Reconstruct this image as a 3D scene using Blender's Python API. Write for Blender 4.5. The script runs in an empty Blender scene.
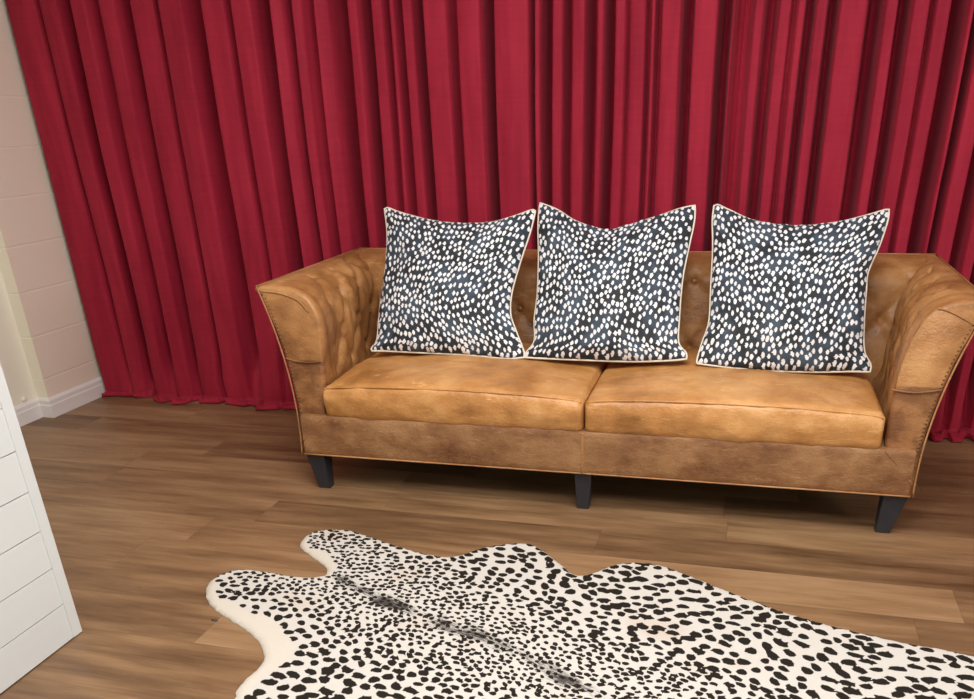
import bpy, bmesh, math, random
from mathutils import Vector, noise, geometry
PI = math.pi
random.seed(4)
S = bpy.context.scene
C = S.collection

# ------------------------------------------------------------------ camera, light, exposure
F, PITCH, YAW, ROLL = 852.63, math.radians(27.255), math.radians(15.602), math.radians(-1.65)
fw = Vector((-math.sin(YAW) * math.cos(PITCH), math.cos(YAW) * math.cos(PITCH), -math.sin(PITCH)))
r0 = Vector((math.cos(YAW), math.sin(YAW), 0)); u0 = r0.cross(fw)
rr = r0 * math.cos(ROLL) + u0 * math.sin(ROLL); uu = rr.cross(fw)
cd = bpy.data.cameras.new('camera'); cam = bpy.data.objects.new('camera', cd); C.objects.link(cam)
from mathutils import Matrix
M = Matrix((rr, uu, -fw)).transposed().to_4x4(); M.translation = Vector((0, 0, 1.285)); cam.matrix_world = M
cd.sensor_fit = 'HORIZONTAL'; cd.sensor_width = 36; cd.lens = F / 974 * 36
cd.shift_x = -27.56 / 974; cd.shift_y = 198.05 / 974; cd.clip_start = .02
S.camera = cam

w = bpy.data.worlds.new('world'); S.world = w; w.use_nodes = True
w.node_tree.nodes['Background'].inputs[0].default_value = (1.0, .97, .94, 1)
w.node_tree.nodes['Background'].inputs[1].default_value = .55

def area(name, loc, rot, sx, sy, power, col):
    l = bpy.data.lights.new(name, 'AREA'); l.shape = 'RECTANGLE'; l.size = sx; l.size_y = sy
    l.energy = power; l.color = col
    o = bpy.data.objects.new(name, l); o.location = loc; o.rotation_euler = rot; C.objects.link(o); return o
area('ceiling_light_rear', (-.55, 1.75, 2.62), (0, 0, 0), 1.9, .7, 57, (1, .96, .91))
area('ceiling_light_front', (.0, .5, 2.62), (0, 0, 0), 1.8, .8, 62, (1, .965, .92))
area('fill_light_right', (3.2, 1.0, 1.75), (math.radians(78), 0, math.radians(90)), 2.0, 1.4, 52, (.95, .97, 1))  # added fill lamp, out of view, brightens the left wall; no window here
area('fill_light_front', (-.2, -2.1, 1.95), (math.radians(70), 0, 0), 2.6, 1.1, 9, (.96, .98, 1))  # added weak fill from behind the camera for the curtain folds, not a window

V = S.view_settings
S.display_settings.display_device = 'sRGB'
V.view_transform = 'Standard'; V.look = 'None'; V.gamma = 1; V.use_curve_mapping = False
V.exposure = 0.0

# ------------------------------------------------------------------ node helpers
class N:
    def __init__(s, name, rough=.6, **kw):
        s.m = bpy.data.materials.new(name); s.m.use_nodes = True; s.t = s.m.node_tree
        s.b = s.t.nodes['Principled BSDF']; s.b.inputs['Roughness'].default_value = rough
        for k, v in kw.items(): s.b.inputs[k.replace('_', ' ')].default_value = v
    def n(s, typ, ins=None, **props):
        d = s.t.nodes.new(typ)
        for k, v in props.items(): setattr(d, k, v)
        for k, v in (ins or {}).items(): s.put(d.inputs[k], v)
        return d
    def put(s, sock, v):
        if isinstance(v, bpy.types.NodeSocket): s.t.links.new(v, sock)
        else: sock.default_value = v
    def math(s, op, a, b=0., c=0.):
        d = s.t.nodes.new('ShaderNodeMath'); d.operation = op
        s.put(d.inputs[0], a); s.put(d.inputs[1], b); s.put(d.inputs[2], c); return d.outputs[0]
    def mix(s, f, a, b, mode='MIX'):
        d = s.t.nodes.new('ShaderNodeMix'); d.data_type = 'RGBA'; d.blend_type = mode
        s.put(d.inputs[0], f); s.put(d.inputs[6], a); s.put(d.inputs[7], b); return d.outputs[2]
    def ramp(s, f, stops):
        d = s.t.nodes.new('ShaderNodeValToRGB'); s.put(d.inputs[0], f); e = d.color_ramp.elements
        for i, (p, c) in enumerate(stops):
            el = e[i] if i < 2 else e.new(p)
            el.position = p; el.color = (*c, 1) if isinstance(c, tuple) else (c, c, c, 1)
        return d.outputs[0]
    def map(s, f, a, b, c=0., d=1.):
        x = s.t.nodes.new('ShaderNodeMapRange'); x.interpolation_type = 'SMOOTHSTEP'
        s.put(x.inputs[0], f)
        for i, v in enumerate((a, b, c, d)): x.inputs[i + 1].default_value = v
        return x.outputs[0]
    def noise(s, vec, scale, detail=3, rough=.5):
        d = s.n('ShaderNodeTexNoise', {'Vector': vec, 'Scale': scale, 'Detail': detail, 'Roughness': rough}); return d.outputs[0]
    def obj(s): return s.n('ShaderNodeTexCoord').outputs['Object']
    def uv(s): return s.n('ShaderNodeTexCoord').outputs['UV']
    def scaled(s, vec, sc, loc=(0, 0, 0), rot=(0, 0, 0)):
        return s.n('ShaderNodeMapping', {'Vector': vec, 'Scale': sc, 'Location': loc, 'Rotation': rot}).outputs[0]
    def sep(s, v): return s.n('ShaderNodeSeparateXYZ', {0: v}).outputs
    def comb(s, x, y, z=0.): return s.n('ShaderNodeCombineXYZ', {0: x, 1: y, 2: z}).outputs[0]
    def bump(s, h, strength, dist=.01):
        b = s.n('ShaderNodeBump', {'Height': h, 'Strength': strength, 'Distance': dist})
        s.put(s.b.inputs['Normal'], b.outputs[0])
    def col(s, c): s.put(s.b.inputs['Base Color'], c)

def mat_floor():
    m = N('floor_planks', .42); o = m.sep(m.obj())
    PW, PL = .185, 1.22
    yy = m.math('DIVIDE', o[1], PW); row = m.math('FLOOR', yy)
    rnd = m.n('ShaderNodeTexWhiteNoise', {'W': row}, noise_dimensions='1D').outputs[0]
    xx = m.math('DIVIDE', m.math('ADD', o[0], m.math('MULTIPLY', rnd, 5.1)), PL); pl = m.math('FLOOR', xx)
    idn = m.n('ShaderNodeTexWhiteNoise', {'Vector': m.comb(row, pl)}, noise_dimensions='2D').outputs[0]
    off = m.math('MULTIPLY', idn, 37.)
    v = m.comb(m.math('MULTIPLY', o[0], 1.3), m.math('MULTIPLY', o[1], 10.), off)
    g1 = m.noise(v, 1.6, 5, .6)
    v2 = m.comb(m.math('MULTIPLY', o[0], 4.), m.math('MULTIPLY', o[1], 90.), off)
    g2 = m.noise(v2, 1.5, 3, .6)
    tone = m.math('ADD', m.math('MULTIPLY', g1, .75), m.math('ADD', m.math('MULTIPLY', g2, .22), m.math('MULTIPLY', idn, .26)))
    c = m.ramp(tone, [(.36, (.085, .042, .018)), (.54, (.172, .095, .045)), (.68, (.258, .150, .073)), (.88, (.35, .222, .118))])
    fy = m.math('ABSOLUTE', m.math('SUBTRACT', m.math('FRACT', yy), .5)); fx = m.math('ABSOLUTE', m.math('SUBTRACT', m.math('FRACT', xx), .5))
    ey = m.map(fy, .490, .4985); ex = m.map(fx, .4982, .4996)
    e = m.math('MAXIMUM', ey, ex)
    m.col(m.mix(m.math('MULTIPLY', e, .28), c, (.07, .035, .018, 1)))
    m.put(m.b.inputs['Roughness'], m.math('ADD', m.math('MULTIPLY', g1, .16), .36))
    m.bump(m.math('SUBTRACT', m.math('MULTIPLY', g2, .12), e), .35, .0012)
    return m.m

def mat_block(name, base, dy):
    m = N(name, .55); o = m.sep(m.obj())
    zz = m.math('DIVIDE', m.math('SUBTRACT', o[2], .184), .2005)
    f = m.math('ABSOLUTE', m.math('SUBTRACT', m.math('FRACT', zz), .5))
    e = m.map(f, .472, .492)
    yv = m.math('DIVIDE', m.math('SUBTRACT', o[1], dy), .8)
    fy = m.math('ABSOLUTE', m.math('SUBTRACT', m.math('FRACT', yv), .5))
    e = m.math('MAXIMUM', e, m.map(fy, .489, .496))
    n = m.noise(m.obj(), 45, 4, .6); n2 = m.noise(m.obj(), 4, 2)
    c = m.mix(m.math('MULTIPLY', n2, .25), base, tuple(x * .82 for x in base[:3]) + (1,))
    m.col(m.mix(m.math('MULTIPLY', e, .3), c, tuple(min(1, x * 1.1) for x in base[:3]) + (1,)))
    m.bump(m.math('SUBTRACT', m.math('MULTIPLY', n, .35), e), .45, .003)
    return m.m

def mat_paint(name, c, rough=.5, bs=.1):
    m = N(name, rough); n = m.noise(m.obj(), 60, 3); n2 = m.noise(m.obj(), 3, 3)
    m.col(m.mix(m.math('MULTIPLY', n2, .2), (*c, 1), (c[0] * .86, c[1] * .86, c[2] * .85, 1)))
    m.bump(n, bs, .002); return m.m

def mat_velvet():
    m = N('red_velvet', .62, Specular_IOR_Level=.12)
    m.b.inputs['Sheen Weight'].default_value = .12; m.b.inputs['Sheen Roughness'].default_value = .5
    m.b.inputs['Sheen Tint'].default_value = (1, .35, .42, 1)
    v = m.scaled(m.obj(), (9, 9, 1.1)); n = m.noise(v, 1.6, 4, .6)
    n2 = m.noise(m.scaled(m.obj(), (4, 4, 60)), 1.5, 2)
    m.col(m.ramp(m.math('ADD', m.math('MULTIPLY', n, .8), m.math('MULTIPLY', n2, .2)), [(.25, (.235, .009, .028)), (.75, (.42, .025, .054))]))
    m.bump(m.noise(m.obj(), 700, 2), .15, .001); return m.m

def mat_leather(name, dark, mid, light, sheen=.42, seed=0., zmark=None):
    m = N(name, .45, Specular_IOR_Level=.45)
    o = m.n('ShaderNodeTexCoord').outputs['Object']; o = m.scaled(o, (1, 1, 1), (seed, seed * .7, 0))
    a = m.noise(o, 3.2, 5, .62); b = m.noise(m.scaled(o, (1, 1, 1.6)), 11, 4, .6)
    cr = m.n('ShaderNodeTexVoronoi', {'Vector': o, 'Scale': 160.}).outputs['Distance']
    t = m.math('ADD', m.math('MULTIPLY', a, .68), m.math('MULTIPLY', b, .32))
    c = m.ramp(t, [(.37, dark), (.50, mid), (.62, light)])
    sc = m.noise(m.scaled(o, (2.2, 2.2, 9), (0, 0, 0), (.4, .5, .2)), 5, 3, .7)
    c = m.mix(m.math('MULTIPLY', m.map(sc, .62, .74), .35), c, (min(1, light[0] * 1.5), light[1] * 1.7, light[2] * 1.9, 1))
    if zmark:
        p3 = m.sep(m.n('ShaderNodeTexCoord').outputs['Object'])
        f = m.math('MULTIPLY', m.map(p3[2], zmark + .004, zmark - .004), m.map(p3[1], .075, .06))
        c = m.mix(m.math('MULTIPLY', f, .62), c, m.mix(m.map(b, .4, .62), (.10, .032, .014, 1), (.27, .115, .045, 1)))
    m.col(c)
    m.put(m.b.inputs['Roughness'], m.math('ADD', m.math('MULTIPLY', b, .22), sheen - .08))
    wr = m.noise(m.scaled(o, (1.2, 2.6, 2.)), 8, 4, .6)
    m.bump(m.math('ADD', m.math('MULTIPLY', wr, .9), m.math('MULTIPLY', cr, .10)), .6, .012)
    return m.m

def mat_pillow():
    m = N('dotted_cotton', .75); uv = m.uv()
    dab = m.n('ShaderNodeAttribute', attribute_name='dab').outputs['Fac']
    dots = m.map(m.math('ADD', dab, m.math('MULTIPLY', m.math('SUBTRACT', m.noise(m.scaled(uv, (120, 120, 0)), 1, 2), .5), .5)), .34, .58)
    n = m.noise(m.scaled(uv, (7, 5, 0)), 1, 3)
    base = m.mix(m.map(n, .4, .66), (.012, .017, .024, 1), (.045, .070, .105, 1))
    m.col(m.mix(dots, base, (.78, .79, .83, 1)))
    m.bump(m.noise(m.scaled(uv, (260, 260, 0)), 1, 1), .12, .001); return m.m

def mat_rug():
    m = N('spotted_hide', .85, Specular_IOR_Level=.05)
    uv = m.uv(); pos = m.obj()
    pl = m.n('ShaderNodeAttribute', attribute_name='plain').outputs['Fac']
    sp = m.n('ShaderNodeAttribute', attribute_name='spine').outputs['Fac']
    spa = m.n('ShaderNodeAttribute', attribute_name='spot').outputs['Fac']
    nn = m.math('MULTIPLY', m.math('SUBTRACT', m.noise(m.scaled(pos, (150, 330, 0), (0, 0, 0), (0, 0, .45)), 1, 3, .7), .5), .6)
    spot = m.map(m.math('ADD', spa, nn), .24, .56)
    u = m.sep(uv)
    st = m.noise(m.comb(m.math('MULTIPLY', u[0], .55), m.math('MULTIPLY', u[1], 2.2)), 2.4, 5, .8)
    blot = m.noise(m.scaled(uv, (.30, .30, 0)), 1, 2)
    ridge = m.map(m.math('ADD', m.math('MULTIPLY', sp, .34), m.math('ADD', m.math('MULTIPLY', st, .62), m.math('MULTIPLY', blot, .62))), .87, 1.02)
    ridge = m.math('MULTIPLY', ridge, m.map(sp, .02, .35))
    spot = m.math('MAXIMUM', spot, m.math('MULTIPLY', ridge, .92))
    spot = m.math('MULTIPLY', spot, m.map(pl, .62, .38))
    big = m.noise(pos, 3.4, 3); fine = m.noise(m.scaled(pos, (120, 120, 0)), 1, 3)
    cream = m.mix(m.math('MULTIPLY', m.map(big, .56, .78), .7), (.585, .57, .54, 1), (.52, .39, .30, 1))
    cream = m.mix(m.math('MULTIPLY', pl, .65), cream, (.64, .585, .495, 1))
    cream = m.mix(m.math('MULTIPLY', fine, .25), cream, (.55, .48, .40, 1))
    m.col(m.mix(spot, cream, (.020, .016, .013, 1)))
    m.bump(m.noise(m.scaled(pos, (160, 420, 0), (0, 0, 0), (0, 0, .45)), 1, 3), .5, .004)
    return m.m

MF = mat_floor(); MBK = mat_block('painted_block', (.86, .74, .64, 1), 3.69); MBC = mat_block('cream_block', (.88, .84, .70, 1), 9.9)
MCREAM = mat_paint('cream_wall_paint', (.88, .84, .72)); MWHITE = mat_paint('white_trim_paint', (.82, .79, .78), .4)
MSHIP = mat_paint('white_board_paint', (.66, .695, .705), .35, .04); MGAP = mat_paint('board_gap', (.30, .31, .33), .8)
MCEIL = mat_paint('ceiling_paint', (.80, .79, .77), .8)
MVEL = mat_velvet()
ML = mat_leather('tan_leather', (.19, .078, .026), (.36, .165, .055), (.50, .26, .10), zmark=.492)
MCU = mat_leather('orange_tan_leather', (.33, .145, .042), (.50, .235, .073), (.61, .33, .125), .36, 3.1)
MAP = mat_leather('worn_brown_leather', (.14, .052, .021), (.255, .122, .050), (.37, .20, .088), .45, 7.7)
MW = mat_leather('welt_leather', (.24, .11, .04), (.36, .17, .065), (.46, .25, .11), .4, 1.3)
MDK = N('black_wood', .38); MDK.col((.022, .024, .030, 1)); MDK.bump(MDK.noise(MDK.scaled(MDK.obj(), (30, 30, 3)), 2, 3), .1, .002); MDK = MDK.m
MNAIL = N('antique_nail', .35, Metallic=.8); MNAIL.col((.16, .10, .05, 1)); MNAIL = MNAIL.m
MPIL = mat_pillow(); MPIPE = mat_paint('cream_piping', (.74, .68, .58), .7)
MRUG = mat_rug(); MROD = N('rod_metal', .3, Metallic=.9); MROD.col((.3, .3, .3, 1)); MROD = MROD.m
MUND = mat_paint('dustcover', (.02, .02, .02), .9)

# ------------------------------------------------------------------ mesh helpers
def link(name, bm, mat, parent=None, smooth=True, angle=None):
    me = bpy.data.meshes.new(name); bmesh.ops.recalc_face_normals(bm, faces=bm.faces); bm.to_mesh(me); bm.free()
    for m in (mat if isinstance(mat, (list, tuple)) else [mat]): me.materials.append(m)
    o = bpy.data.objects.new(name, me); C.objects.link(o)
    if parent: o.parent = parent
    if smooth:
        for p in me.polygons: p.use_smooth = True
        if angle is not None and hasattr(me, 'set_sharp_from_angle'): me.set_sharp_from_angle(angle=math.radians(angle))
    return o
def box(bm, x0, x1, y0, y1, z0, z1, mi=0, bev=0):
    r = bmesh.ops.create_cube(bm, size=1)
    for v in r['verts']: v.co = Vector(((x0 + x1) / 2 + v.co.x * (x1 - x0), (y0 + y1) / 2 + v.co.y * (y1 - y0), (z0 + z1) / 2 + v.co.z * (z1 - z0)))
    fs = set(f for v in r['verts'] for f in v.link_faces)
    for f in fs: f.material_index = mi
    if bev: bmesh.ops.bevel(bm, geom=list(set(e for f in fs for e in f.edges)), offset=bev, segments=2, profile=.6, affect='EDGES')
def tube(bm, pts, r, closed=False, n=8):
    pts = [Vector(p) for p in pts]; rings = []; L = len(pts); up = None
    for i, p in enumerate(pts):
        a = pts[(i - 1) % L] if closed or i else p; b = pts[(i + 1) % L] if closed or i < L - 1 else p
        t = (b - a).normalized()
        if up is None:
            up = t.orthogonal().normalized()
        up = (up - t * up.dot(t)).normalized(); s = t.cross(up)
        rings.append([bm.verts.new(p + (up * math.cos(k * 2 * PI / n) + s * math.sin(k * 2 * PI / n)) * r) for k in range(n)])
    for i in range(L if closed else L - 1):
        A, B = rings[i], rings[(i + 1) % L]
        for k in range(n): bm.faces.new((A[k], A[(k + 1) % n], B[(k + 1) % n], B[k]))
    if not closed: bm.faces.new(rings[0]); bm.faces.new(rings[-1])
def tag(o, label=None, cat=None, group=None, kind=None):
    if label: o['label'] = label
    if cat: o['category'] = cat
    if group: o['group'] = group
    if kind: o['kind'] = kind
    return o
def empty(name, loc, rz=0):
    o = bpy.data.objects.new(name, None); o.location = loc; o.rotation_euler = (0, 0, rz); o.empty_display_size = .1; C.objects.link(o); return o
def cr(pts, per=6):
    """open Catmull-Rom through 2D/3D points"""
    P = [Vector(p) for p in pts]; P = [P[0] * 2 - P[1]] + P + [P[-1] * 2 - P[-2]]; out = []
    for i in range(1, len(P) - 2):
        for k in range(per):
            t = k / per; a, b, c, d = P[i - 1:i + 3]
            out.append(.5 * ((2 * b) + (c - a) * t + (2 * a - 5 * b + 4 * c - d) * t * t + (3 * b - a - 3 * c + d) * t ** 3))
    out.append(P[-2]); return out
def sm(a, b, x):
    t = min(1, max(0, (x - a) / (b - a))); return t * t * (3 - 2 * t)

# ------------------------------------------------------------------ room
def struct(name, mat, *boxes, bev=0):
    bm = bmesh.new()
    for b in boxes: box(bm, *b, bev=bev)
    return tag(link(name, bm, mat, smooth=False), kind='structure')
struct('floor', MF, (-3.6, 3.4, -2.2, 4.3, -.05, 0))
struct('ceiling', MCEIL, (-3.6, 3.4, -2.2, 4.3, 2.7, 2.78))
struct('wall_back', MBK, (-3.5, 3.4, 4.06, 4.2, 0, 2.7))
struct('wall_right', MCREAM, (3.3, 3.4, -2.2, 4.06, 0, 2.7))
struct('wall_front', MCREAM, (-3.5, 3.4, -2.3, -2.2, 0, 2.7))
struct('wall_left', MBK, (-3.5, -3.24, 3.285, 4.06, 0, 2.7))
o = bpy.data.objects['wall_left']; o.data.materials.append(MBC)
for p in o.data.polygons:
    if p.normal.y < -.9: p.material_index = 1
struct('wall_left_recess', MCREAM, (-3.5, -3.305, -2.2, 3.285, 0, 2.7))
def baseboard(name, pts, h=.095, d=.016):
    # profile: flat board with a stepped, eased top
    prof = [(0, 0), (d, 0), (d, h * .62), (d * .8, h * .68), (d * .8, h * .86), (d * .35, h * .97), (0, h)]
    bm = bmesh.new(); rings = []
    P = [Vector(p) for p in pts]
    for i, p in enumerate(P):
        ns = []
        if i: t = (P[i] - P[i - 1]).normalized(); ns.append(Vector((t.y, -t.x)))
        if i < len(P) - 1: t = (P[i + 1] - P[i]).normalized(); ns.append(Vector((t.y, -t.x)))
        n = ns[0] if len(ns) == 1 else (ns[0] + ns[1]) / max(.2, 1 + ns[0].dot(ns[1]))
        rings.append([bm.verts.new((p.x + n.x * a, p.y + n.y * a, z)) for a, z in prof])
    for A, B in zip(rings, rings[1:]):
        for k in range(len(prof)): bm.faces.new((A[k], A[(k + 1) % len(prof)], B[(k + 1) % len(prof)], B[k]))
    bm.faces.new(rings[0]); bm.faces.new(rings[-1])
    return tag(link(name, bm, MWHITE, smooth=False), kind='structure')
baseboard('baseboard_left', [(-3.305, -2.2), (-3.305, 3.285), (-3.24, 3.285), (-3.24, 4.06)])
baseboard('baseboard_back', [(-3.23, 4.06), (3.3, 4.06)])

# white boarded partition at the left edge
pt = empty('shiplap_partition', (-1.735, 1.64, 0))
tag(pt, 'white horizontal board-clad partition end standing on the wood floor at left edge', 'partition')
bm = bmesh.new()
TOPZ = 1.06
box(bm, -.30, -.010, -1.62, -.002, .003, TOPZ, 1)
z = .004; k = 0
while z < TOPZ - .01:
    z1 = .113 + .111 * k
    z1 = min(z1, TOPZ)
    box(bm, -.012, 0, -1.62, -.029, z, z1 - .0028, 0)
    z = z1; k += 1
link('board_cladding', bm, [MSHIP, MGAP], pt, smooth=False)
bm = bmesh.new(); box(bm, -.018, .003, -.030, .003, 0.004, TOPZ, 0, .0012); box(bm, -.30, -.018, -.002, .003, .004, TOPZ); link('corner_trim', bm, MSHIP, pt, smooth=False)
bm = bmesh.new(); box(bm, -.33, .03, -1.64, .03, TOPZ, TOPZ + .035, 0, .004); link('top_cap', bm, MSHIP, pt, smooth=False)

# ------------------------------------------------------------------ curtain
VAL = [  # (x in metres along the curtain, half width, depth) measured fold gaps
    (-3.0695, 0.0091, 0.028),
    (-2.9330, 0.0268, 0.081),
    (-2.7937, 0.0220, 0.043),
    (-2.6616, 0.0216, 0.067),
    (-2.5070, 0.0127, 0.048),
    (-2.3310, 0.0332, 0.071),
    (-2.1682, 0.0122, 0.028),
    (-2.0226, 0.0279, 0.095),
    (-1.9182, 0.0119, 0.048),
    (-1.8466, 0.0119, 0.038),
    (-1.7382, 0.0278, 0.090),
    (-1.6287, 0.0196, 0.085),
    (-1.5379, 0.0116, 0.033),
    (-1.4840, 0.0154, 0.048),
    (-1.3949, 0.0190, 0.081),
    (-1.2501, 0.0149, 0.048),
    (-1.1080, 0.0183, 0.104),
    (-0.9308, 0.0090, 0.057),
    (-0.8726, 0.0178, 0.081),
    (-0.7862, 0.0141, 0.057),
    (-0.6926, 0.0174, 0.071),
    (-0.6223, 0.0155, 0.081),
    (-0.5525, 0.0068, 0.019),
    (-0.4736, 0.0084, 0.033),
    (-0.4345, 0.0101, 0.038),
    (-0.3260, 0.0165, 0.085),
    (-0.1888, 0.0194, 0.095),
    (-0.1212, 0.0257, 0.043),
    (-0.0247, 0.0190, 0.076),
    (0.0560, 0.0094, 0.028),
    (0.1142, 0.0140, 0.085),
    (0.1933, 0.0154, 0.090),
    (0.3386, 0.0211, 0.095),
    (0.4328, 0.0178, 0.095),
    (0.5225, 0.0088, 0.028),
    (0.6111, 0.0203, 0.090),
    (0.6720, 0.0115, 0.081),
    (0.7689, 0.0170, 0.085),
    (0.8515, 0.0140, 0.067),
    (0.9332, 0.0166, 0.085),
    (1.0459, 0.0164, 0.085),
    (1.1408, 0.0135, 0.067),
    (1.2187, 0.0160, 0.085),
]
XL, XR = -3.215, 1.75
VAL += [(x_, .012 + .008 * random.random(), .07 + .03 * random.random()) for x_ in [VAL[-1][0] + .085 + .098 * k_ + .03 * random.random() for k_ in range(7)] if x_ < XR - .03]
def yfront(x): return 3.625 + .145 * sm(-2.02, -1.72, x) + .02 * sm(.2, 1.2, x)
def ydepth(x, z):
    X = x + .012 * noise.noise(Vector((x * 2.1, z * 1.3, 3.))) * (1.2 - z * .3)
    h = 0.
    for i, (vx, vw, vd) in enumerate(VAL):
        q = abs(X - vx) / vw
        if q < 3:
            dd = vd * (1 + .35 * noise.noise(Vector((vx * 9, z * 1.1, 7.)))) * (.35 + .65 * sm(.0, .26, z)) * sm(-.5, .0, z + .10 * noise.noise(Vector((vx * 5, 0, 1.))))
            h = max(h, dd * 1.7 * math.exp(-q ** 5 * .5))
    # convex belly between gaps
    lo = max([v[0] for v in VAL if v[0] <= X] + [XL - .05]); hi = min([v[0] for v in VAL if v[0] > X] + [XR + .05])
    t = (X - lo) / (hi - lo); W = hi - lo
    belly = max(0, math.sin(PI * t)) ** .42 * min(.022, W * .2)
    r1 = noise.noise(Vector((lo * 7.7, 3., z * .25))); r2 = noise.noise(Vector((lo * 9.1, 8., 1.)))
    belly += .030 * r1 * min(1, W / .08) + (t - .5) * .045 * r2 * min(1, W / .1)
    rip = .007 * noise.noise(Vector((X * 11, z * .9, 0))) + .002 * noise.noise(Vector((X * 30, z * 1.4, 5)))
    return h - belly + rip * (1 + 1.2 * (1 - sm(.1, .9, z)))
bm = bmesh.new()
nx = 1350; zs = [2.56 - (2.56 - .30) * k / 30 for k in range(31)] + [.30 - .28 * k / 22 for k in range(1, 23)]
rows = []
xs = [XL + (XR - XL) * i / nx for i in range(nx + 1)]
for z in zs:
    row = []
    fl = (1 - sm(0, .38, z))
    for x in xs:
        y = yfront(x) + .035 + ydepth(x, z) * (1 - .35 * fl)
        sway = .06 * noise.noise(Vector((x * 1.6, 2.2, 0)))
        y += fl * (-.012 + .035 * noise.noise(Vector((x * 5.5, z * 3, 9))) + sway * .3)
        x2 = x + .018 * fl * noise.noise(Vector((x * 4, z * 4, 4)))
        if False: x2 += .022 * sm(.32, .22, z) * (1 - (x - XL) / .12) * sm(0, .2, z) * 2
        row.append(bm.verts.new((x2, y, z)))
    rows.append(row)
# the hem breaks on the floor and puddles forward
for j, (dy, zz) in enumerate([(-.006, .013), (-.016, .016), (-.030, .020), (-.045, .018), (-.056, .010), (-.060, .004), (-.048, .003), (-.02, .003)]):
    row = []
    for i, x in enumerate(xs):
        b = rows[len(zs) - 1][i].co
        k = .5 + 1.3 * noise.noise(Vector((x * 3.1, 0, 20))) + .45 * sm(-2.6, -2.35, x) * sm(-1.9, -2.1, x) + .7 * sm(.6, .9, x)
        k = max(.12, k)
        if any(abs(x - v[0]) < v[1] * 1.2 for v in VAL): k *= .85
        zn = zz * (1.25 + 1.5 * noise.noise(Vector((x * 12, j * .5, 2)))) if zz > .005 else zz
        row.append(bm.verts.new((b.x + .012 * noise.noise(Vector((x * 8, j * .6, 30))), b.y + dy * k * 1.3, max(.003, zn))))
    rows.append(row)
for A, B in zip(rows, rows[1:]):
    for i in range(nx): bm.faces.new((A[i], A[i + 1], B[i + 1], B[i]))
cu = link('curtain', bm, MVEL)
tag(cu, 'floor-length crimson velvet curtain hanging in deep folds behind the brown leather sofa', 'curtain')
bm = bmesh.new(); tube(bm, [(-3.235, 3.72, 2.575), (3.29, 3.72, 2.575)], .016, n=12)
tag(link('curtain_rod', bm, MROD), 'metal rod near the ceiling carrying the red curtain', 'curtain rod')

# ------------------------------------------------------------------ sofa
SO = empty('sofa', (-.509, 2.731, 0), .012)
tag(SO, 'worn tan leather two-seat sofa with flared tufted arms and black tapered legs', 'sofa')
Z1, ZT, HB, HC, KK = .141, .744, 1.073, 1.195, .138
def outer(z):
    t = (z - Z1) / (ZT - Z1); return HB + (HC - HB) * t + KK * t * (t - 1)
def front_y(z): return .068 * (z - Z1) / (ZT - Z1)
def tuft(a, b, A=.020):
    """diamond tufting in metres: a along, b down"""
    u = a / .20 + b / .26; v = a / .20 - b / .26
    fu = abs(u - round(u)); fv = abs(v - round(v))
    d = math.hypot(fu, fv)
    return A * (min(1, min(fu, fv) * 4.5) ** .6 - 1) * .55 - A * 1.1 * math.exp(-(d / .10) ** 2)
def resample(pts, step):
    out = [pts[0].copy()]; 
    for a, b in zip(pts, pts[1:]):
        n = max(1, round((b - a).length / step))
        for k in range(1, n + 1): out.append(a.lerp(b, k / n))
    return out
def profile_arm(side):
    o = [Vector((outer(Z1 + (ZT - .006 - Z1) * k / 24), Z1 + (ZT - .006 - Z1) * k / 24)) for k in range(25)]
    inn = cr([(HC - .004, ZT), (1.145, .747), (1.085, .738), (1.035, .712), (1.000, .66), (.980, .59), (.968, .48), (.965, .36), (.968, .24), (.970, Z1 + .004)] if side > 0 else
             [(HC - .004, ZT), (1.14, .747), (1.07, .738), (1.010, .710), (.975, .66), (.960, .59), (.960, .48), (.962, .36), (.968, .24), (.970, Z1 + .004)], 5)
    top = [Vector(p) for p in inn]
    return o, top
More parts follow.
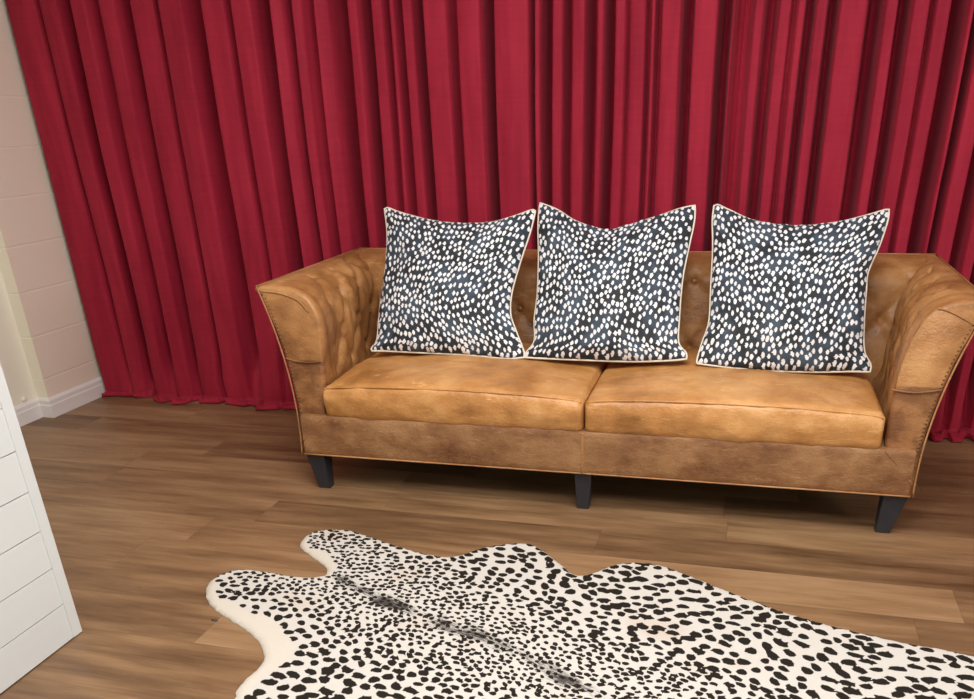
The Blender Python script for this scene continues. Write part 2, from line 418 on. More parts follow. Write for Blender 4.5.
def make_arm(side):
    o, top = profile_arm(side); o = resample(o, .03); top = resample(top, .012)
    prof = o + top; no = len(o); ntop = len(prof)
    L = [0]
    for a, b in zip(prof, prof[1:]): L.append(L[-1] + (b - a).length)
    bm = bmesh.new(); rings = []
    Y1 = .975; ys = [.0, .004, .012, .024] + [.024 + (Y1 - .024) * k / 95 for k in range(1, 96)]
    cen = Vector((1.03, .45))
    for yi, y in enumerate(ys):
        ring = []
        for k, p in enumerate(prof):
            q = p.copy(); z = q.y
            ins = {0: .012, 1: .005, 2: .0012}.get(yi, 0)
            if k >= no - 1:
                a = prof[max(k - 1, 0)]; b = prof[min(k + 1, ntop - 1)]; t = (b - a).normalized(); n = Vector((-t.y, t.x))
                if n.dot(q - cen) < 0 and k < ntop - 14: n = -n
                # n should point out of the arm
                n = Vector((t.y, -t.x)); n = -n if n.dot(Vector((-.3, 1)) if q.y > .66 else Vector((-1, 0))) < 0 else n
                s = L[k] - L[no - 1]
                mask = sm(.05, .13, s) * sm(.13, .22, y) * sm(.56, .48, s)
                hgt = tuft(y + .03, s + .02, .024)
                soft = .006 * noise.noise(Vector((y * 8, s * 5, side * 3.))) + .010 * (noise.noise(Vector((y * 17, s * 3.2, side * 9.)))) * sm(.05, .15, s) * sm(.5, .35, s)
                q = q + n * (hgt * mask + soft * sm(.0, .05, s))
                q = q - n * ins
                q.x += .070 * min(1, y / .78) * sm(.02, .16, s) * sm(.22, .40, q.y)
            else:
                q.x -= ins
            yy = y + front_y(z) * (1 - y / Y1) + (.006 * noise.noise(Vector((z * 7, p.x * 8, 2.))) if 0 < yi < 4 else 0)
            if z < ZT: yy -= (1 - (z - Z1) / (ZT - Z1)) * .045 * (y / Y1)
            ring.append(bm.verts.new((side * q.x, yy, q.y)))
        rings.append(ring)
    n = len(prof)
    for A, B in zip(rings, rings[1:]):
        for k in range(n): bm.faces.new((A[k], A[(k + 1) % n], B[(k + 1) % n], B[k]))
    bm.faces.new(rings[0]); bm.faces.new(rings[-1])
    arm = link('arm', bm, ML, SO, angle=50)
    # edging cord round the outer front edge, over the top and down the rear
    bm = bmesh.new()
    fr = [(side * (outer(z) + .001), front_y(z) - .001, z) for z in [Z1 + (ZT - Z1) * k / 24 for k in range(25)]]
    tube(bm, fr + [(side * HC, .068 + (Y1 - .068) * k / 10, ZT) for k in range(1, 11)], .0030)
    link('welt', bm, MW, arm)
    # front seams: one level across, one curved below the rolled top
    bm = bmesh.new()
    zz = .485 if side < 0 else .475
    pts = [(side * x, front_y(zz) - .001 - .003 * math.sin(PI * i / 12), zz + .022 * (1 - math.sin(PI * (.25 + .6 * i / 12)))) for i, x in enumerate([.958 + (outer(zz) - .962) * i / 12 for i in range(13)])]
    tube(bm, pts, .0034, n=6)
    link('seam', bm, ML, arm); bm = bmesh.new()
    pts = [(side * x, front_y(z_) - .0005, z_) for x, z_ in cr([(1.182, .668), (1.13, .695), (1.085, .716), (1.05, .726)] if side > 0 else [(1.188, .728), (1.11, .722), (1.04, .700), (1.0, .66)], 4)]
    tube(bm, pts, .0022, n=6)
    link('seam', bm, ML, arm); bm = bmesh.new()
    pts = [(side * (.968 + .098 * t), -.0035, .292 - .105 * t) for t in [k / 8 for k in range(9)]]
    tube(bm, pts, .0022, n=6)
    link('seam', bm, ML, arm)
    # small nailheads just inside the edge
    bm = bmesh.new(); zz = Z1 + .012
    while zz < ZT - .03:
        r = bmesh.ops.create_uvsphere(bm, u_segments=6, v_segments=4, radius=.0034)
        for v in r['verts']: v.co = Vector((side * (outer(zz) - .013) + v.co.x, front_y(zz) + .0005 + v.co.y * .6, zz + v.co.z))
        zz += .0125
    tag(link('nailhead_trim', bm, MNAIL, arm), kind='stuff')
    # buttons
    bm_any = []
    for i in range(0, 12):
        for j in range(-8, 8):
            a = (i + j) * .10; b = (i - j) * .13
            y = a - .03; s = b - .02
            if .22 < y < .70 and .09 < s < .44:
                kk = min(range(no - 1, ntop), key=lambda k: abs(L[k] - L[no - 1] - s))
                p = prof[kk]; b2 = bmesh.new(); bmesh.ops.create_uvsphere(b2, u_segments=12, v_segments=8, radius=.011)
                for v in b2.verts: v.co = Vector((side * (p.x + .014 + .070 * min(1, y / .78)) + v.co.x * .6, y + v.co.y, p.y - .008 + v.co.z))
                link('button', b2, ML, arm)
    return arm
for s in (-1, 1): make_arm(s)

def make_back():
    rear = [Vector((.925 + .055 * (z - Z1) / (ZT - Z1), z)) for z in [Z1 + (ZT - .006 - Z1) * k / 10 for k in range(11)]]
    inn = cr([(.976, ZT), (.93, .747), (.86, .738), (.80, .715), (.765, .67), (.750, .60), (.725, .50), (.70, .40), (.69, .28), (.69, Z1 + .01)], 5)
    rear = resample(rear, .05); top = resample([Vector(p) for p in inn], .012)
    prof = rear + top; no = len(rear); L = [0]
    for a, b in zip(prof, prof[1:]): L.append(L[-1] + (b - a).length)
    bm = bmesh.new(); rings = []; X0 = -1.17; NX = 230
    for i in range(NX + 1):
        x = X0 + (-2 * X0) * i / NX; ring = []
        for k, p in enumerate(prof):
            q = p.copy()
            if k >= no:
                a = prof[k - 1]; b = prof[min(k + 1, len(prof) - 1)]; t = (b - a).normalized()
                n = Vector((t.y, -t.x)); n = -n if n.dot(Vector((-.6, .8))) < 0 else n
                s = L[k] - L[no - 1]; mask = sm(.11, .2, s) * sm(.58, .5, s)
                q = q + n * (tuft(x + .1, s + .02, .022) * mask + .005 * noise.noise(Vector((x * 6, s * 5, 3))) * sm(0, .05, s))
            ring.append(bm.verts.new((x, q.x, q.y)))
        rings.append(ring)
    n = len(prof)
    for A, B in zip(rings, rings[1:]):
        for k in range(n): bm.faces.new((A[k], A[(k + 1) % n], B[(k + 1) % n], B[k]))
    bm.faces.new(rings[0]); bm.faces.new(rings[-1])
    bk = link('backrest', bm, ML, SO, angle=50)
    bm = bmesh.new(); tube(bm, [(-HC + 2 * HC * k / 20, .980, ZT) for k in range(21)], .0032); link('welt', bm, MW, bk)
    for i in range(-16, 17):
        for j in range(-16, 17):
            a = (i + j) * .10; b = (i - j) * .13; x = a - .1; s = b - .02
            if abs(x) < .93 and .14 < s < .42:
                kk = min(range(no - 1, n), key=lambda k: abs(L[k] - L[no - 1] - s)); p = prof[kk]
                b2 = bmesh.new(); bmesh.ops.create_uvsphere(b2, u_segments=12, v_segments=8, radius=.011)
                for v in b2.verts: v.co = Vector((x + v.co.x, p.x + .016 + v.co.y * .6, p.y - .008 + v.co.z))
                link('button', b2, ML, bk)
make_back()

# base rail
def rounded_box(nx, ny, nz, x0, x1, y0, y1, z0, z1, r, fn=None):
    bm = bmesh.new()
    bmesh.ops.create_cube(bm, size=2)
    bmesh.ops.subdivide_edges(bm, edges=[e for e in bm.edges], cuts=1)
    bm.free(); bm = bmesh.new()
    vd = {}
    def P(i, j, k):
        key = (i, j, k)
        if key in vd: return vd[key]
        p = Vector((x0 + (x1 - x0) * i / nx, y0 + (y1 - y0) * j / ny, z0 + (z1 - z0) * k / nz))
        c = Vector((min(max(p.x, x0 + r), x1 - r), min(max(p.y, y0 + r), y1 - r), min(max(p.z, z0 + r), z1 - r)))
        d = p - c
        if d.length > 1e-9:
            m = max(abs(d.x), abs(d.y), abs(d.z)); p = c + d.normalized() * m
        if fn: p = fn(p, i / nx, j / ny, k / nz)
        vd[key] = bm.verts.new(p); return vd[key]
    for i in range(nx):
        for j in range(ny):
            for k in (0, nz): bm.faces.new((P(i, j, k), P(i + 1, j, k), P(i + 1, j + 1, k), P(i, j + 1, k)))
    for i in range(nx):
        for k in range(nz):
            for j in (0, ny): bm.faces.new((P(i, j, k), P(i + 1, j, k), P(i + 1, j, k + 1), P(i, j, k + 1)))
    for j in range(ny):
        for k in range(nz):
            for i in (0, nx): bm.faces.new((P(i, j, k), P(i, j + 1, k), P(i, j + 1, k + 1), P(i, j, k + 1)))
    return bm
def railfn(p, a, b, c):
    p = p.copy()
    if b == 0: p.y += .003 * noise.noise(Vector((p.x * 5, p.z * 14, 0))) - .004 * math.sin(PI * c)
    return p
bm = rounded_box(120, 10, 14, -1.062, 1.062, -.002, .93, Z1, .300, .010, railfn)
rail = link('base_rail', bm, MAP, SO, angle=60)
bm = bmesh.new(); tube(bm, [(-1.066 + 2.132 * k / 40, -.002, Z1 + .003) for k in range(41)], .0030); link('welt', bm, MW, rail)
bm = bmesh.new(); box(bm, -1.03, 1.03, .03, .90, Z1 - .004, Z1 + .004); link('dust_cover', bm, MUND, SO, smooth=False)
# pale vertical patch seam at the middle of the rail
bm = bmesh.new(); box(bm, -.004, .004, -.0065, .002, Z1 + .006, .292, 0, .001); link('seam', bm, MW, rail)

def leg(xt0, xt1, xb0, xb1, yt0, yt1, yb0, yb1, zt=.1415):
    bm = bmesh.new(); v = []
    for z, (a, b, c, d) in ((zt, (xt0, xt1, yt0, yt1)), (.0, (xb0, xb1, yb0, yb1))):
        v.append([bm.verts.new((x, y, z)) for x, y in ((a, c), (b, c), (b, d), (a, d))])
    bm.faces.new(v[0]); bm.faces.new(v[1])
    for k in range(4): bm.faces.new((v[0][k], v[0][(k + 1) % 4], v[1][(k + 1) % 4], v[1][k]))
    bmesh.ops.bevel(bm, geom=list(bm.edges), offset=.002, segments=2, affect='EDGES')
    link('leg', bm, MDK, SO, smooth=False)
leg(-1.066, -.992, -1.030, -.985, .012, .080, .015, .052)
leg(-.031, .031, -.021, .021, .012, .085, .015, .058)
leg(.990, 1.066, .985, 1.030, .012, .080, .015, .052)
for x in (-1.016, 1.016): leg(x - .04, x + .04, x - .025, x + .025, .84, .91, .86, .91)

def cushion(x0, x1, sd):
    yf, yb, z0, z1 = .003, .70, .286, .425
    def fn(p, a, b, c):
        p = p.copy()
        crown = math.sin(PI * min(1, max(0, a))) ** .5 * math.sin(PI * min(1, max(0, b * .85 + .08))) ** .5
        if c > .5:
            p.z += .020 * crown * (c - .5) * 2 - .022 * (1 - crown) * (c - .5) * 2
            p.z += (.006 * noise.noise(Vector((p.x * 5, p.y * 6, sd))) + .004 * noise.noise(Vector((p.x * 13, p.y * 13, sd + 4))) ) * (c - .5) * 2
            # pleats running back from the front edge
            p.z += .0045 * math.sin(p.x * 60 + 3 * noise.noise(Vector((p.x * 4, p.y * 3, sd)))) * sm(.0, .1, b) * sm(.4, .1, b) * max(0, noise.noise(Vector((p.x * 5, 0, sd))) + .3)
        bulge = math.sin(PI * c) * .014
        if b < .05: p.y += -bulge * (1 - b / .05) + .006 * noise.noise(Vector((p.x * 7, p.z * 10, sd + 2))) + .005 * noise.noise(Vector((p.x * 16, p.z * 20, sd + 6)))
        if c < .3: p.z -= .004 * math.sin(PI * a) 
        return p
    bm = rounded_box(110, 70, 16, x0, x1, yf, yb, z0, z1, .022, fn)
    cs = link('seat_cushion', bm, MCU, SO)
    ring = []
    for (zz, dz) in ((z1, -1), (z0, 1)):
        bm = bmesh.new(); pts = []
        for k in range(61):
            a = k / 60; x = x0 + .008 + (x1 - x0 - .016) * a
            cc = 1 if dz < 0 else 0
            p = Vector((x, yf + .007, zz + dz * .007)); q = fn(p, a, 0, cc)
            if cc: q.z = zz - .007 - .022 * (1 - math.sin(PI * a) ** .5 * math.sin(PI * .08) ** .5) + .020 * math.sin(PI * a) ** .5 * math.sin(PI * .08) ** .5 + .001
            pts.append((q.x, yf + .0035, q.z))
        tube(bm, pts, .0046, n=8); link('piping', bm, MCU, cs)
cushion(-.960, .000, 1.)
cushion(.004, .955, 8.)

# ------------------------------------------------------------------ pillows
def pillow(name, edges, label, y0, lean, seed, thick=.105):
    """edges: top, right, bottom, left polylines of (x, height) going clockwise from the top-left corner"""
    top, right, bottom, left = [[Vector(p) for p in e] for e in edges]
    def curve(poly, n=240):
        p = cr(poly, 8); L = [0]
        for a, b in zip(p, p[1:]): L.append(L[-1] + (b - a).length)
        out = []; k = 0
        for i in range(n + 1):
            d = L[-1] * i / n
            while k < len(p) - 2 and L[k + 1] < d: k += 1
            out.append(p[k].lerp(p[k + 1], min(1, (d - L[k]) / max(1e-9, L[k + 1] - L[k]))))
        return out
    NN = 56; T = curve(top); Rt = curve(right); B = curve(bottom[::-1]); Lf = curve(left[::-1])
    def ev(c, t):
        f = t * (len(c) - 1); k = min(int(f), len(c) - 2); return c[k].lerp(c[k + 1], f - k)
    def P(u, v):  # u across, v down
        q = ev(T, u) * (1 - v) + ev(B, u) * v + ev(Lf, v) * (1 - u) + ev(Rt, v) * u
        return q - (T[0] * (1 - u) * (1 - v) + T[-1] * u * (1 - v) + B[0] * (1 - u) * v + B[-1] * u * v)
    nrm = Vector((0, -1, lean)).normalized()
    def W(q, off):
        return Vector((q.x, y0 + (q.y - .45) * lean, q.y)) + nrm * off
    # brushed dabs scattered over the cloth, evenly but without rows
    rnd = random.Random(int(seed * 10)); SX, SY = .0272, .0405; cells = {}; dabs = []
    for _ in range(34000):
        u, v = rnd.uniform(.008, .992), rnd.uniform(.008, .992); a, b = int(u / SX), int(v / SY)
        if all(((u - q[0]) / SX) ** 2 + ((v - q[1]) / SY) ** 2 >= 1 for da in (-1, 0, 1) for db in (-1, 0, 1) for q in cells.get((a + da, b + db), ())):
            cells.setdefault((a, b), []).append((u, v)); dabs.append((u, v))
    pts = []; val = []
    def add(u, v, a): pts.append(Vector((u, v))); val.append(a)
    for k in range(NN):
        t = k / NN
        add(t, 0, 0); add(1, t, 0); add(1 - t, 1, 0); add(0, 1 - t, 0)
    ell = []
    for (u, v) in dabs:
        ang = .10 + .38 * noise.noise(Vector((u * 3, v * 3, seed))) + rnd.uniform(-.12, .12); sz = rnd.uniform(.85, 1.12)
        ca, sa_ = math.cos(ang), math.sin(ang); ok = True
        for rad, a_, K in ((.74, 1., 7), (1.2, 0., 8)):
            for q in range(K):
                th = 2 * PI * (q + .3) / K
                x, y = (.0100 * sz) * rad * math.cos(th), .0180 * sz * rad * math.sin(th)
                uu_, vv_ = u + x * ca - y * sa_, v + x * sa_ + y * ca
                if .002 < uu_ < .998 and .002 < vv_ < .998: add(uu_, vv_, a_)
    for k in range(1, NN):
        for l in range(1, NN):
            u, v = k / NN, l / NN; a, b = int(u / SX), int(v / SY)
            if all(((u - q[0]) / .014) ** 2 + ((v - q[1]) / .024) ** 2 >= 1 for da in (-1, 0, 1) for db in (-1, 0, 1) for q in cells.get((a + da, b + db), ())): add(u, v, 0)
    vo, _, fo, orig, _, _ = geometry.delaunay_2d_cdt(pts, [], [], 0, 1e-7)
    vv = [val[o_[0]] if o_ else 0 for o_ in orig]
    bm = bmesh.new(); uvl = bm.loops.layers.uv.new('UVMap'); da_ = bm.verts.layers.float.new('dab'); vs0 = None
    for side in (1, -1):
        vs = []
        for k, q in enumerate(vo):
            u0_, v0_ = q.x, q.y; edge_on = min(u0_, v0_, 1 - u0_, 1 - v0_) < 1e-6
            if side < 0 and edge_on: vs.append(vs0[k]); continue
            u, v = 2 * u0_ - 1, 2 * v0_ - 1
            e = max(0, (1 - u * u) * (1 - v * v))
            h = thick * e ** .42 * (1 - .12 * (u * u + v * v))
            wr = .012 * noise.noise(Vector((u * 2.6, v * 2.3, seed))) + .007 * noise.noise(Vector((u * 6, v * 5, seed + 3)))
            pk = .005 * math.sin((u if abs(v) > abs(u) else v) * 30 + seed) * sm(.72, .93, max(abs(u), abs(v))) * sm(0, .06, e)
            h += wr * sm(.0, .25, e) + pk
            if side < 0: h = -h * .75
            w_ = bm.verts.new(W(P(u0_, v0_), h)); w_[da_] = vv[k]; vs.append(w_)
        if side > 0: vs0 = vs
        for f in fo:
            try: ff = bm.faces.new([vs[k] for k in f])
            except ValueError: continue
            for lp, k in zip(ff.loops, f): lp[uvl].uv = (vo[k].x + seed * 1.37, 1 - vo[k].y + seed)
    root = link(name, bm, MPIL)
    # piping follows the outline
    ring = [W(ev(T, i / NN), 0) for i in range(NN)] + [W(ev(Rt, i / NN), 0) for i in range(NN)] + [W(ev(B, 1 - i / NN), 0) for i in range(NN)] + [W(ev(Lf, 1 - i / NN), 0) for i in range(NN)]
    ring = [p for k, p in enumerate(ring) if (p - ring[k - 1]).length > .001]
    sm_ = ring
    bm = bmesh.new(); tube(bm, sm_, .0040, True, 8)
    link('piping', bm, MPIPE, root)
    tag(root, label, 'pillow', 'spotted throw pillows on the sofa')
    return root
pillow('throw_pillow', [[(-1.4621, 0.9362), (-1.448, 0.9398), (-1.3859, 0.9223), (-1.2567, 0.8965), (-1.1242, 0.8849), (-1.0037, 0.8905), (-0.909, 0.9138), (-0.8481, 0.9331), (-0.8341, 0.9298)], [(-0.8341, 0.9298), (-0.8425, 0.861), (-0.8653, 0.7635), (-0.8832, 0.6598), (-0.8772, 0.5879), (-0.8466, 0.5335), (-0.8045, 0.4671), (-0.8028, 0.4495)], [(-0.8028, 0.4495), (-0.8711, 0.4439), (-1.027, 0.4497), (-1.2245, 0.4506), (-1.3666, 0.4511), (-1.4196, 0.4492)], [(-1.4196, 0.4492), (-1.4237, 0.4592), (-1.4058, 0.4866), (-1.4138, 0.5911), (-1.4153, 0.7072), (-1.4246, 0.7985), (-1.4386, 0.8697), (-1.4621, 0.9362)]],
    'spotted throw pillow nearest the left arm of the sofa', 3.080, 0.72, 1.0, 0.085)
pillow('throw_pillow', [[(-0.8201, 0.9567), (-0.7473, 0.9332), (-0.6734, 0.8967), (-0.593, 0.8739), (-0.5347, 0.8661), (-0.4703, 0.8811), (-0.3621, 0.9123), (-0.2832, 0.9373), (-0.2297, 0.948)], [(-0.2297, 0.948), (-0.2266, 0.8934), (-0.2399, 0.7814), (-0.2462, 0.7024), (-0.2423, 0.5855), (-0.2352, 0.5154), (-0.2046, 0.4847), (-0.2005, 0.4665)], [(-0.2005, 0.4665), (-0.2585, 0.4598), (-0.3927, 0.4518), (-0.5777, 0.4497), (-0.7205, 0.4493), (-0.7978, 0.4497)], [(-0.7978, 0.4497), (-0.7963, 0.4642), (-0.7696, 0.5036), (-0.7804, 0.571), (-0.7816, 0.6521), (-0.796, 0.7747), (-0.8151, 0.8829), (-0.8201, 0.9567)]],
    'middle spotted throw pillow, top edge sagging deepest, set over the seat cushion gap', 3.080, 0.72, 3.3, 0.090)
pillow('throw_pillow', [[(-0.1608, 0.9464), (-0.1468, 0.9495), (-0.1029, 0.9323), (-0.006, 0.8973), (0.1343, 0.8823), (0.2679, 0.8943), (0.3631, 0.9155), (0.4281, 0.9339), (0.4411, 0.9351)], [(0.4411, 0.9351), (0.4386, 0.8989), (0.4188, 0.8265), (0.3885, 0.7463), (0.3867, 0.6917), (0.3879, 0.604), (0.3958, 0.5144), (0.4204, 0.4729), (0.4207, 0.4511)], [(0.4207, 0.4511), (0.353, 0.4499), (0.2223, 0.4434), (0.0442, 0.4424), (-0.0929, 0.4492), (-0.1619, 0.4542)], [(-0.1619, 0.4542), (-0.1632, 0.4648), (-0.1518, 0.5163), (-0.1351, 0.5822), (-0.1407, 0.6884), (-0.1485, 0.8128), (-0.1603, 0.8968), (-0.1608, 0.9464)]],
    'spotted throw pillow nearest the right arm of the sofa, standing apart from the other two', 3.080, 0.72, 5.6, 0.090)


# ------------------------------------------------------------------ rug
RUG = [
    (0.564, 2.067),
    (0.469, 2.079),
    (0.372, 2.102),
    (0.271, 2.131),
    (0.165, 2.172),
    (0.054, 2.233),
    (-0.065, 2.304),
    (-0.176, 2.364),
    (-0.255, 2.374),
    (-0.33, 2.344),
    (-0.395, 2.271),
    (-0.439, 2.255),
    (-0.508, 2.326),
    (-0.606, 2.419),
    (-0.69, 2.416),
    (-0.777, 2.361),
    (-0.839, 2.29),
    (-0.924, 2.286),
    (-1.041, 2.319),
    (-1.169, 2.368),
    (-1.256, 2.397),
    (-1.328, 2.39),
    (-1.379, 2.355),
    (-1.387, 2.299),
    (-1.366, 2.25),
    (-1.293, 2.193),
    (-1.221, 2.139),
    (-1.2, 2.09),
    (-1.232, 2.064),
    (-1.306, 2.061),
    (-1.396, 2.068),
    (-1.482, 2.063),
    (-1.527, 2.019),
    (-1.532, 1.96),
    (-1.492, 1.888),
    (-1.426, 1.832),
    (-1.352, 1.792),
    (-1.268, 1.746),
    (-1.208, 1.703),
    (-1.16, 1.645),
    (-1.148, 1.591),
    (-1.155, 1.54),
    (-1.151, 1.49),
    (-1.138, 1.455),
    (-1.15, 1.36),
    (-1.12, 1.27),
    (-1.02, 1.2),
    (-0.9, 1.2),
    (-0.8, 1.27),
    (-0.68, 1.3),
    (-0.5, 1.24),
    (-0.3, 1.08),
    (-0.12, 0.93),
    (0.1, 0.82),
    (0.33, 0.75),
    (0.5, 0.62),
    (0.6, 0.46),
    (0.74, 0.38),
    (0.88, 0.42),
    (0.93, 0.56),
    (0.9, 0.72),
    (0.96, 0.86),
    (1.1, 0.98),
    (1.28, 1.04),
    (1.46, 1.02),
    (1.6, 0.98),
    (1.64, 1.04),
    (1.56, 1.13),
    (1.42, 1.2),
    (1.36, 1.32),
    (1.4, 1.46),
    (1.46, 1.62),
    (1.46, 1.78),
    (1.36, 1.87),
    (1.22, 1.86),
    (1.08, 1.84),
    (0.95, 1.9),
    (0.8, 1.99),
    (0.7, 2.035)
]
def make_rug():
    P = cr([Vector(p) for p in RUG + RUG[:1]], 6)[:-1]
    pts = []
    for i, p in enumerate(P):
        pts.append(Vector((p[0], p[1])))
    # ragged hair edge
    out = []
    n = len(pts)
    for i in range(n):
        a, b = pts[i], pts[(i + 1) % n]; k = max(1, round((b - a).length / .008))
        for q in range(k): out.append(a.lerp(b, q / k))
    n = len(out); edge = []
    for i in range(n):
        t = (out[(i + 1) % n] - out[i - 1]).normalized(); nn = Vector((t.y, -t.x))
        edge.append(out[i] + nn * .0028 * noise.noise(Vector((out[i].x * 60, out[i].y * 60, 0))))
    E = [(i, (i + 1) % n) for i in range(n)]
    from mathutils.kdtree import KDTree
    kd = KDTree(n)
    for i, e in enumerate(edge): kd.insert((e.x, e.y, 0), i)
    kd.balance()
    rows_ = {}
    def spans(y):
        k = int(y / .002)
        if k not in rows_:
            yy = k * .002 + .001; c = []
            for i in range(n):
                (x1, y1), (x2, y2) = edge[i - 1], edge[i]
                if (y1 > yy) != (y2 > yy): c.append(x1 + (x2 - x1) * (yy - y1) / (y2 - y1))
            rows_[k] = sorted(c)
        return rows_[k]
    def inside(x, y): return sum(1 for q in spans(y) if q < x) % 2 == 1
    xmin = min(p.x for p in edge); xmax = max(p.x for p in edge); ymin = min(p.y for p in edge); ymax = max(p.y for p in edge)
    A, Bv = Vector((-1.129, 2.081)), Vector((-0.315, 1.692)); ax = (Bv - A).normalized(); pr = Vector((-ax.y, ax.x))
    PL = ((-1.461, 1.885, 0.13, 0.03), (-1.356, 1.821, 0.14, 0.05), (-1.243, 1.738, 0.14, 0.075), (-1.162, 1.656, 0.13, 0.085), (-1.143, 1.581, 0.12, 0.045), (-1.147, 1.523, 0.1, 0.03), (-1.365, 2.274, 0.07, 0.02), (-1.272, 2.185, 0.09, 0.035), (-1.223, 2.113, 0.08, 0.03), (-1.279, 2.075, 0.07, 0.012))
    def info(x, y):
        v = Vector((x, y)); d = kd.find((x, y, 0))[2]; r = v - A; s = r.dot(ax); t = r.dot(pr)
        t += .035 * noise.noise(Vector((s * 2.5, 0, 0)))
        lim = 0.
        for (cx, cy, rad, wd) in PL: lim = max(lim, wd * sm(rad, rad * .5, math.hypot(x - cx, y - cy)))
        return d, s, t, lim
    def space(s, t):
        a = .0158 + .0160 * sm(.04, .42, abs(t)) + .004 * noise.noise(Vector((s * 6, t * 6, 3)))
        return a * (1 - .08 * sm(.05, -.3, s)) * (1 + .25 * sm(1.6, 2.2, s))
    rnd = random.Random(12); CS = .042; cells = {}; spots = []
    for _ in range(150000):
        x, y = rnd.uniform(xmin, xmax), rnd.uniform(ymin, ymax); a, b = int(x / CS + 99), int(y / CS + 99)
        r = Vector((x, y)) - A; t0 = r.dot(pr); s0 = r.dot(ax)
        D = space(s0, t0); ok = True
        for da in (-1, 0, 1):
            for db in (-1, 0, 1):
                for q in cells.get((a + da, b + db), ()):
                    dx, dy = x - q[0], y - q[1]; al = dx * ax.x + dy * ax.y; ac = dx * pr.x + dy * pr.y
                    if al * al / 1.5 + ac * ac * 1.25 < ((D + q[2]) / 2) ** 2: ok = False; break
                if not ok: break
            if not ok: break
        if not ok or not inside(x, y): continue
        d, s_, t_, lim = info(x, y)
        if d < .004 + lim: continue
        cells.setdefault((a, b), []).append((x, y, D)); spots.append((x, y, D, s_, t_))
    verts = list(edge); val = [0.] * n; H = {}
    spots = [q + (D_,) for q in spots for D_ in (q[2] * rnd.uniform(.38, .55),)]
    G = {}
    for q in spots: G.setdefault((int(q[0] / CS + 99), int(q[1] / CS + 99)), []).append(q)
    for (x, y, D, s_, t_, R0) in spots:
        ang = math.atan2(ax.y, ax.x) + .9 * noise.noise(Vector((x * 3, y * 3, 1))) + rnd.uniform(-.35, .35)
        ca, sa_ = math.cos(ang), math.sin(ang); el = rnd.uniform(1.1, 1.55)
        ph = rnd.uniform(0, 9); K = 9 if D > .024 else 7
        for rad, a_ in ((.72, 1.), (1.2, 0.)):
            for q in range(K):
                th = 2 * PI * q / K + ph; rr_ = R0 * rad * (1 + .22 * math.sin(2 * th + ph * 3) * .6 + .08 * math.sin(3 * th + ph * 5))
                lx, ly = rr_ * el * math.cos(th), rr_ / el ** .5 * math.sin(th)
                X, Y = x + lx * ca - ly * sa_, y + lx * sa_ + ly * ca
                a, b = int(X / CS + 99), int(Y / CS + 99)
                if a_ < .5 and any((q2[0] != x or q2[1] != y) and math.hypot(X - q2[0], Y - q2[1]) < q2[5] * .95 for da in (-1, 0, 1) for db in (-1, 0, 1) for q2 in G.get((a + da, b + db), ())): continue
                if kd.find((X, Y, 0))[2] > .0015 and inside(X, Y):
                    verts.append(Vector((X, Y))); val.append(a_)
        H.setdefault((int(x / CS + 99), int(y / CS + 99)), []).append((x, y, R0 * 1.6))
    st = .012; y = ymin
    while y < ymax:
        sp_ = spans(y)
        for x1, x2 in zip(sp_[::2], sp_[1::2]):
            x = x1 + .004
            while x < x2 - .003:
                a, b = int(x / CS + 99), int(y / CS + 99)
                if kd.find((x, y, 0))[2] > .003 and all(math.hypot(x - q[0], y - q[1]) > q[2] for da in (-1, 0, 1) for db in (-1, 0, 1) for q in H.get((a + da, b + db), ())):
                    verts.append(Vector((x, y))); val.append(0.)
                x += st
        y += st
    vo, eo, fo, orig, _, _ = geometry.delaunay_2d_cdt(verts, E, [], 1, 1e-6)
    bm = bmesh.new(); uvl = bm.loops.layers.uv.new('UVMap')
    pa = bm.verts.layers.float.new('plain'); sa = bm.verts.layers.float.new('spine'); ta = bm.verts.layers.float.new('spot')
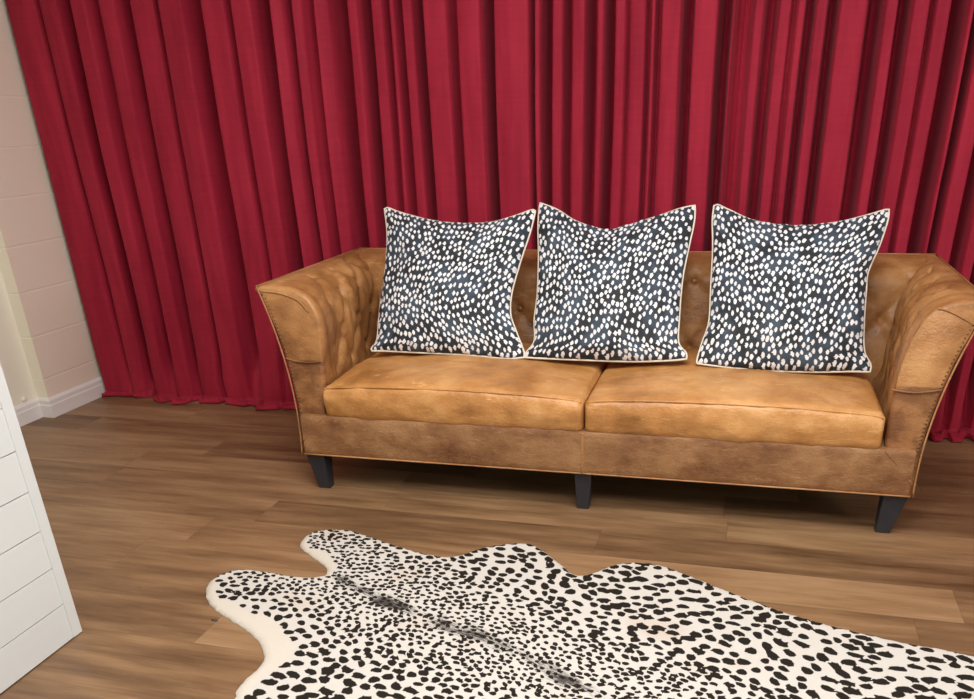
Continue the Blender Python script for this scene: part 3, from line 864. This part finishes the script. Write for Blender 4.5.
    vs = []; uvs = {}
    for v, o_ in zip(vo, orig):
        d, s, t, lim = info(v.x, v.y)
        z = .003 + .0095 * sm(0, .014, d) + .0015 * noise.noise(Vector((v.x * 9, v.y * 9, 0))) * sm(0, .03, d)
        w_ = bm.verts.new((v.x, v.y, z)); vs.append(w_)
        uvs[w_] = (s * 22, t * 40)
        w_[ta] = val[o_[0]] if o_ else 0.
        w_[sa] = math.exp(-(t / .05) ** 2) * sm(-.12, .02, s)
        w_[pa] = 0 if lim <= .001 else max(0, min(1, .5 + (lim - d) / .012))
    for f in fo:
        try: ff = bm.faces.new([vs[i] for i in f])
        except ValueError: continue
        for lp in ff.loops: lp[uvl].uv = uvs[lp.vert]
    for f in bm.faces:
        if f.normal.z < 0: f.normal_flip()
    # underside skirt
    be = [e for e in bm.edges if len(e.link_faces) == 1]
    r = bmesh.ops.extrude_edge_only(bm, edges=be)
    for v in [g for g in r['geom'] if isinstance(g, bmesh.types.BMVert)]: v.co.z = .0003
    me = bpy.data.meshes.new('hide_rug'); bm.to_mesh(me); bm.free(); me.materials.append(MRUG)
    for p in me.polygons: p.use_smooth = True
    o = bpy.data.objects.new('hide_rug', me); C.objects.link(o)
    tag(o, 'cream animal hide shaped rug with black cheetah spots lying on the wood floor', 'rug')
make_rug()

# ------------------------------------------------------------------ small details
bm = bmesh.new(); bmesh.ops.create_icosphere(bm, subdivisions=2, radius=1)
for v in bm.verts: v.co = Vector((v.co.x * .011, v.co.y * .0045, max(-.0, v.co.z * .004))) * (1 + .3 * noise.noise(v.co * 2))
o = link('floor_crumb', bm, MDK); o.location = (-1.398, 1.781, .0)
tag(o, 'tiny dark crumb on the wood floor left of the spotted rug', 'debris')
bm = bmesh.new(); bmesh.ops.create_uvsphere(bm, u_segments=16, v_segments=8, radius=.012)
for v in bm.verts: v.co.x *= .7
o = link('wall_knob', bm, MCREAM); o.location = (-3.299, 3.199, 0.113)
tag(o, 'small cream round knob on the cream wall just above the baseboard', 'knob')
